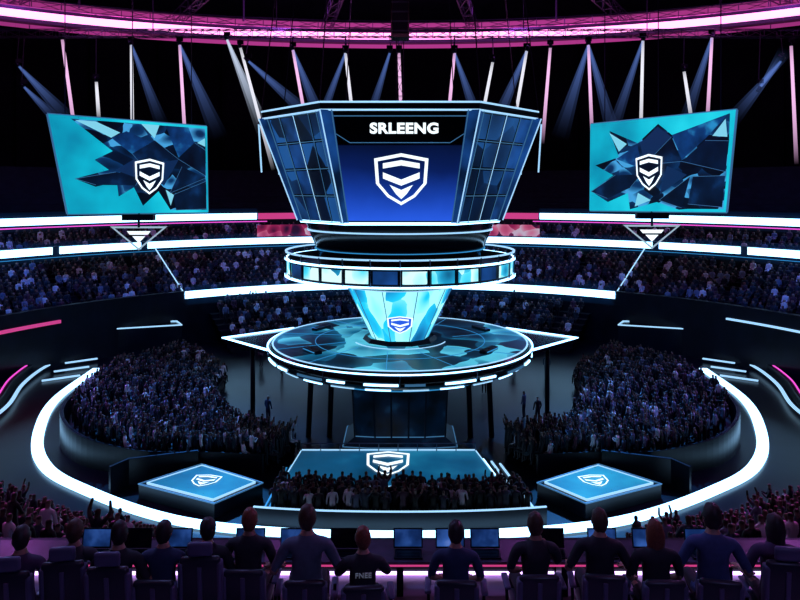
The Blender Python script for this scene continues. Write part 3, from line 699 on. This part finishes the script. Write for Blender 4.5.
pl = [(8.2, 3.2, 0, .4, 1, 'stand'), (7.6, 4.4, 0, 1, 1, 'stand'), (5.8, 9.8, 0, 3, 1, 'stand'), (-7.9, 3.4, 0, -.6, 1, 'stand'), (8.8, 16, 0, 3, 1, 'stand'), (-9, 15, 0, 2, 1, 'stand'), (-7, 18, 0, 3, 1, 'clap'), (7.2, 19, 0, 3, 1, 'stand'), (-11, 17, 0, 2.6, 1, 'stand'), (11, 14, 0, 3, 1, 'stand')]
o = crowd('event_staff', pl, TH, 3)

# ------------------------------------------------------------------ foreground balcony
ZB = 9.06
FB = noisy('balcony_floor', (.4, .3, .5), (.55, .45, .68), 2, .35)
b = MB(); b.box((-14, -33.4, ZB - .3), (14, -29.4, ZB), FB); b.box((-14, -33.6, 0), (14, -33.4, ZB), DARK); b.obj('balcony_slab')
b = MB(); b.box((-14, -29.52, ZB), (14, -29.4, ZB + .36), DARK); b.box((-14, -29.56, ZB + .36), (14, -29.36, ZB + .4), DARKM)
for i in range(29): b.box((-14 + i - .03, -29.58, ZB), (-14 + i + .03, -29.52, ZB + .36), DARKM)
b.box((-14, -29.56, ZB + .02), (14, -29.53, ZB + .055), LAV); b.obj('balcony_parapet')  # glowing strip added to light the balcony floor lavender
DESK = noisy('counter_top', (.05, .045, .08), (.09, .08, .14), 3, .25)
PSCR = screen_mat('laptop_screen', [(.3, (.002, .006, .03)), (.5, (.01, .04, .16)), (.7, (.05, .14, .45)), (.9, (.3, .4, .8))], 3.0, 1.0, kind='N')
b = MB(); b.box((-14, -30.15, ZB + .46), (14, -29.62, ZB + .5), DESK); b.box((-14, -30.17, ZB + .455), (14, -30.15, ZB + .47), PINK_D)
for i in range(15): b.box((-14 + i * 2 - .04, -30.0, ZB), (-14 + i * 2 + .04, -29.7, ZB + .46), DARKM)
b.obj('counter_desk')
def laptop(x, lit):
    b = MB(); V, F = rbox(.34, .22, .018, .006); b.add(V, F, DARKM, Matrix.Translation((x, -29.98, ZB + .51)))
    M = Matrix.Translation((x, -29.86, ZB + .52)) @ Matrix.Rotation(rad(-14), 4, 'X')
    V, F = rbox(.36, .012, .23, .004); b.add(V, F, DARKM, M @ Matrix.Translation((0, 0, .115)))
    b.add([(-.165, -.008, .02), (.165, -.008, .02), (.165, -.008, .215), (-.165, -.008, .215)], [(0, 1, 2, 3)], PSCR if lit else BLACK, M)
    for r in range(4): b.box((x - .14, -30.06 + r * .035, ZB + .519), (x + .14, -30.04 + r * .035, ZB + .523), BLACK)
    b.obj('laptop')
for i, x in enumerate((-3.75, -3.25, -2.75, -1.85, -1.3, -.68, .1, .62, 1.05, 1.85, 2.5, 3.05, 3.7)): laptop(x, i % 4 != 1)

CH = mat('chair_leather', (.025, .028, .05), .35); CH2 = mat('chair_trim', (.10, .10, .2), .4)
def chair(x, y, rot, tall):
    b = MB(); M = Matrix.Translation((x, y, ZB)) @ Matrix.Rotation(rot, 4, 'Z')
    def rb(c, d, r, m, rx=0):
        V, F = rbox(*d, r); b.add(V, F, m, M @ Matrix.Translation(c) @ Matrix.Rotation(rx, 4, 'X'), True)
    rb((0, .05, .43), (.48, .48, .1), .04, CH); h = .62 if tall else .42
    rb((0, -.25, .5 + h / 2), (.42, .08, h), .035, CH, .1)
    for s in (-1, 1):
        rb((s * .20, -.24, .5 + h / 2 - .02), (.06, .12, h * .9), .028, CH2, .1)
        rb((s * .3, .05, .68), (.07, .3, .035), .015, CH2); b.tube(M @ Vector((s * .29, .02, .42)), M @ Vector((s * .3, .02, .67)), .018, DARKM, 6)
    rb((0, -.30, .5 + h * .55), (.05, .02, h * .6), .008, CH2, .1)
    if tall:
        rb((0, -.29, 1.2), (.26, .07, .15), .03, CH2, .1)
        for s in (-1, 1): b.tube(M @ Vector((s * .07, -.28, 1.05)), M @ Vector((s * .07, -.28, 1.16)), .012, STEEL, 6)
    b.tube(M @ Vector((0, 0, .1)), M @ Vector((0, 0, .4)), .03, STEEL, 8)
    for k in range(5):
        a = 2 * pi * k / 5 + .3; e = Vector((.26 * math.cos(a), .26 * math.sin(a), .06)); b.tube(M @ Vector((0, 0, .11)), M @ e, .025, DARKM, 6, .018)
        b.tube(M @ (e + Vector((-.015, 0, -.03))), M @ (e + Vector((.015, 0, -.03))), .03, CH, 8)
    return b.obj('gaming_chair')

def head_parts():
    V, F = ico(3); H = []
    for v in V:
        x, y, z = v; p = Vector((x * .078, y * .097, z * .118))
        if z < 0: p.x *= 1 + .28 * z; p.y *= (1 + .12 * z) if y > 0 else (1 + .3 * z)
        g = lambda cx, cz, s: math.exp(-((p.x - cx) ** 2 + (p.z - cz) ** 2) / (2 * s * s))
        if y > 0:
            p.y += .024 * g(0, -.022, .011) + .012 * g(0, 0, .009) - .010 * g(.03, .006, .013) - .010 * g(-.03, .006, .013) + .006 * g(0, -.062, .014) + .008 * g(0, -.1, .018)
        H.append(p)
    V2, F2 = ico(3); return H, F, V2, F2
HD = head_parts(); EAR = ico(1)
def make_hand(s):
    V, F = [], []
    def addm(a, m=None):
        o = len(V); V.extend(a[0]); F.extend([[i + o for i in f] for f in a[1]])
    addm(skin_eval([(0, 0, 0), (0, .03, 0), (0, .075, 0), (0, .085, -.002)], [(0, 1), (1, 2), (2, 3)], [(.026, .018), (.036, .015), (.04, .013), (.038, .011)], 2))
    for i, (x, L) in enumerate(((.028, .072), (.0095, .082), (-.0095, .076), (-.028, .06))):
        x *= s; addm(skin_eval([(x, .07, 0), (x * 1.1, .085 + L * .4, -.004), (x * 1.12, .08 + L * .75, -.018), (x * 1.1, .075 + L * .95, -.034)], [(0, 1), (1, 2), (2, 3)], [.0095, .009, .008, .0068], 1))
    addm(skin_eval([(s * .02, .015, -.002), (s * .045, .04, -.008), (s * .055, .068, -.014), (s * .052, .09, -.018)], [(0, 1), (1, 2), (2, 3)], [.013, .0115, .010, .008], 1))
    return V, F
HANDS = {1: make_hand(-1), -1: make_hand(1)}
EYE = mat('eye', (.7, .7, .7), .2); LIP = mat('lips', (.35, .12, .1), .5); TROU = mat('trousers', (.02, .022, .035), .7); SHOE = mat('shoe', (.05, .05, .06), .5)
SKINM = mat('skin', (.40, .23, .17), .5); SKIND = mat('skin_tan', (.26, .14, .10), .5)
def hairm(n, c): return noisy('hair_' + n, c, tuple(k * 1.8 for k in c), 60, .5, 0, .4)
HB, HR, HK, HG = hairm('brown', (.05, .028, .018)), hairm('auburn', (.14, .04, .022)), hairm('black', (.014, .011, .014)), hairm('blond', (.2, .13, .07))
def person(x, y, rot, shirt, hair, pose='lap', style='short', sc=1.0, lean=0, turn=0, skin=None, words=None):
    skin = skin or SKINM
    M = Matrix.Translation((x, y, ZB)) @ Matrix.Rotation(rot, 4, 'Z') @ Matrix.Scale(sc, 4); b = MB(); l = lean
    J = [(0, -.02, .56), (l * .3, -.03, .74), (l * .7, -.01, .92), (l, .0, 1.05), (l, .01, 1.13), (l, .02, 1.17), (l, .03, 1.22)]
    R = [(.17, .125), (.155, .11), (.18, .12), (.15, .09), (.085, .065), (.06, .06), .056]
    E = [(0, 1), (1, 2), (2, 3), (3, 4), (4, 5), (5, 6)]; arm = {}
    for s in (-1, 1):
        if pose == 'lap': el, wr = (s * .28 + l * .6, .04, .80), (s * .17, .25, .665)
        elif pose == 'rest': el, wr = (s * .33 + l * .6, -.02, .80), (s * .3, .2, .735)
        elif pose == 'chin': el, wr = ((s * .27 + l, .1, .84), (s * .1 + l, .2, 1.06)) if s > 0 else ((-.27 + l * .6, .04, .80), (-.1, .22, .7))
        else: el, wr = (s * .29 + l * .6, .14, .86), (s * .1, .34, .9)
        n = len(J); J += [(s * .19 + l, .0, 1.06), (s * .225 + l * .9, .005, .99), el, wr]; R += [.068, .062, .047, .030]; E += [(3, n), (n, n + 1), (n + 1, n + 2), (n + 2, n + 3)]; arm[s] = (Vector(el), Vector(wr))
        n = len(J); J += [(s * .1, .02, .55), (s * .15, .43, .55), (s * .15, .42, .12), (s * .16, .55, .05)]; R += [.095, .066, .046, (.042, .035)]; E += [(0, n), (n, n + 1), (n + 1, n + 2), (n + 2, n + 3)]
    V, F = skin_eval(J, E, R, 2)
    groups = {}
    for f in F:
        c = sum((V[i] for i in f), Vector()) / len(f); m = shirt
        if c.z > 1.15 and abs(c.x - l) < .085: m = skin
        elif c.z < .14: m = SHOE
        elif c.z < .64 and (c.y > .1 or c.z < .56): m = TROU
        for s, (el, wr) in arm.items():
            d = wr - el; t = (c - el).dot(d) / d.length_squared
            if t > -.15 and (c - (el + d * min(1, t))).length < .065 and c.x * s > 0: m = skin
        groups.setdefault(m.name, (m, []))[1].append(f)
    base = len(b.v); b.v += [tuple(M @ v) for v in V]
    for m, fs in groups.values():
        k = b.mi(m); b.f += [tuple(i + base for i in f) for f in fs]; b.m += [k] * len(fs); b.sm += [True] * len(fs)
    for s, (el, wr) in arm.items():
        d = (wr - el).normalized()
        if pose in ('lap', 'rest'): d = Vector((-s * .15, 1, -.05)).normalized()
        xx = d.cross(Vector((0, 0, 1))).normalized(); b.add(*HANDS[s], skin, M @ frame(wr + Vector((0, 0, -.004)), xx, d), True)
    HM = M @ Matrix.Translation((l, .045, 1.29)) @ Matrix.Rotation(turn, 4, 'Z')
    H, F1, V2, F2 = HD; b.add(H, F1, skin, HM, True)
    for s in (-1, 1):
        b.add([Vector((s * (.077 + .008 * abs(v.x)) + .006 * v.x, .0 + v.y * .018, -.005 + v.z * .03)) for v in EAR[0]], EAR[1], skin, HM, True)
        b.add([Vector((s * .03 + v.x * .011, .08 + v.y * .011, .008 + v.z * .009)) for v in EAR[0]], EAR[1], EYE, HM, True)
    b.add([Vector((v.x * .022, .09 + v.y * .008, -.055 + v.z * .006)) for v in EAR[0]], EAR[1], LIP, HM, True)
    keep = []; hv = []
    for v in V2:
        nn = noise.noise(v * 3.2 + Vector((x, 0, 0))) * .12; k = 1.13 + nn
        p = Vector((v.x * .078 * k, v.y * .097 * k - .004, v.z * .118 * k + .006))
        if style == 'long' and v.z < .15 and v.y < .35:
            p.z = p.z * 1 - .16 * (0.15 - v.z); p.y -= .012; p.x *= 1.12
        hv.append(p)
    for f in F2:
        c = sum((V2[i] for i in f), Vector()) / len(f)
        low = -.7 if style == 'short' else -1.1
        if c.y > .30 and c.z < .55: continue
        if c.z < low + (.6 * max(0, c.y + .5) if style == 'short' else 0): continue
        if abs(c.x) > .8 and c.z < 0 and c.y > -.2 and style == 'short': continue
        keep.append(f)
    b.add(hv, keep, hair, HM, True)
    if style == 'cap':
        b.add([Vector((v.x * .092, v.y * .11, .03 + max(0, v.z) * .1)) for v in V2], F2, shirt, HM, True)
    if not words: return b.obj('seated_spectator')
    g = empty('seated_spectator'); b.obj('figure', g)
    text('shirt_lettering', words, M @ frame((l * .7, -.152, .98), (1, 0, 0), (0, .0, 1)), .075, MARKD, g, 1, .002)
    return g
MARKD = mat('print_white', (.5, .55, .6), .6, 0, (.5, .6, .7), .12)
def cl(n, c): return noisy('shirt_' + n, c, tuple(k * 1.35 for k in c), 12, .75, 0, .15)
SK, SN, SG, SB2, SP = cl('black', (.018, .020, .034)), cl('navy', (.02, .04, .11)), cl('grey', (.09, .12, .18)), cl('blue', (.04, .07, .19)), cl('plum', (.06, .03, .09))
F_ = [(20, SP, HK, 'lap', 'short', 1, 0, 1, 7.3), (72, SK, HB, 'lap', 'short', .98, .02, 1, 7.5), (118, SK, HK, 'rest', 'short', 1, 0, 1, 7.4), (163, SN, HK, 'lap', 'short', .97, 0, 0, 7.5), (207, SK, HK, 'lap', 'cap', .96, 0, 1, 7.6),
      (249, SK, HR, 'lap', 'short', 1.0, 0, 0, 7.7), (307, SG, HB, 'rest', 'short', 1.09, .0, 0, 7.5), (363, SK, HR, 'phone', 'short', .96, 0, 0, 7.4), (456, SN, HK, 'lap', 'short', .97, 0, 0, 7.5), (534, SK, HB, 'chin', 'short', 1.0, .02, 0, 7.6),
      (600, SK, HB, 'rest', 'short', 1.03, 0, 0, 7.6), (656, SK, HR, 'lap', 'long', .98, 0, 0, 7.5), (713, SB2, HK, 'rest', 'short', 1.1, .0, 0, 7.5), (776, SP, HK, 'lap', 'long', 1.02, 0, 1, 7.5)]
for i, (px, sh, hr, po, sty, sc, ln, tall, d) in enumerate(F_):
    X = (px - 400) * d / 700; Y = -38.5 + d; rot = -X * .03 + random.uniform(-.08, .08)
    person(X, Y, rot, sh, hr, po, sty, sc, ln, random.uniform(-.35, .35), SKIND if i % 4 == 1 else None, 'FNEE' if px == 363 else None)
    chair(X, Y - .02, rot, tall)

# ------------------------------------------------------------------ lights
def spot(name, loc, tgt, col, e, ang, blend=.6, size=.5):
    l = bpy.data.lights.new(name, 'SPOT'); l.energy = e; l.color = col; l.spot_size = rad(ang); l.spot_blend = blend; l.shadow_soft_size = size
    o = bpy.data.objects.new(name, l); S.collection.objects.link(o); o.location = loc; o.rotation_euler = (Vector(tgt) - Vector(loc)).to_track_quat('-Z', 'Y').to_euler(); o.parent = rig
for s_ in (-1, 1):
    spot('crowd_spot', (s_ * 16, 26, 30), (s_ * 11.5, 0, 1), (.06, .38, 1), 110000, 28, 1)
    spot('crowd_spot_side', (s_ * 34, 6, 22), (s_ * 16, 2, 1), (.35, .2, 1), 22000, 30, 1)
    spot('corner_spot_pink', (s_ * 30, 4, 28), (s_ * 16, -15, 3), (1, .12, .8), 34000, 44, 1)
    spot('tier_spot', (s_ * 12, -5, 31), (s_ * 30, 22, 6), (.04, .22, 1), 22000, 60, 1)
    spot('balcony_rim_fill', (s_ * 9, -24, 17), (s_ * 1.5, -31, 10), (.8, .3, 1) if s_ > 0 else (.35, .45, 1), 900, 60, 1)  # added rim fill to brighten the seated people, not a fixture
spot('stage_key', (0, -14, 32), (0, 0, 6), (.2, .5, 1), 6000, 30)
spot('stage_back', (0, 22, 31), (0, -2, 5), (.06, .5, 1), 18000, 40)
spot('tier_back_spot', (0, 6, 31), (0, 34, 3), (.03, .35, 1), 22000, 60, 1)
spot('front_platform_spot', (0, 14, 31), (0, -8, 0), (.12, .42, 1), 24000, 22)
spot('balcony_spot', (-5, -20, 30), (0, -31, 10), (.35, .4, 1), 3500, 50)
spot('balcony_back_spot', (6, -44, 22), (0, -31, 10), (.35, .35, 1), 1300, 60)
for x in (-34, -12, 12, 34):
    l = bpy.data.lights.new('ceiling_glow', 'POINT'); l.energy = 1800; l.color = (.8, .18, 1); l.shadow_soft_size = 1
    o = bpy.data.objects.new('ceiling_glow_fill', l); S.collection.objects.link(o); o.location = (x, 34 - abs(x) * .3, 33.2); o.parent = rig  # added point fill, stands in for the ring's pink glow overhead
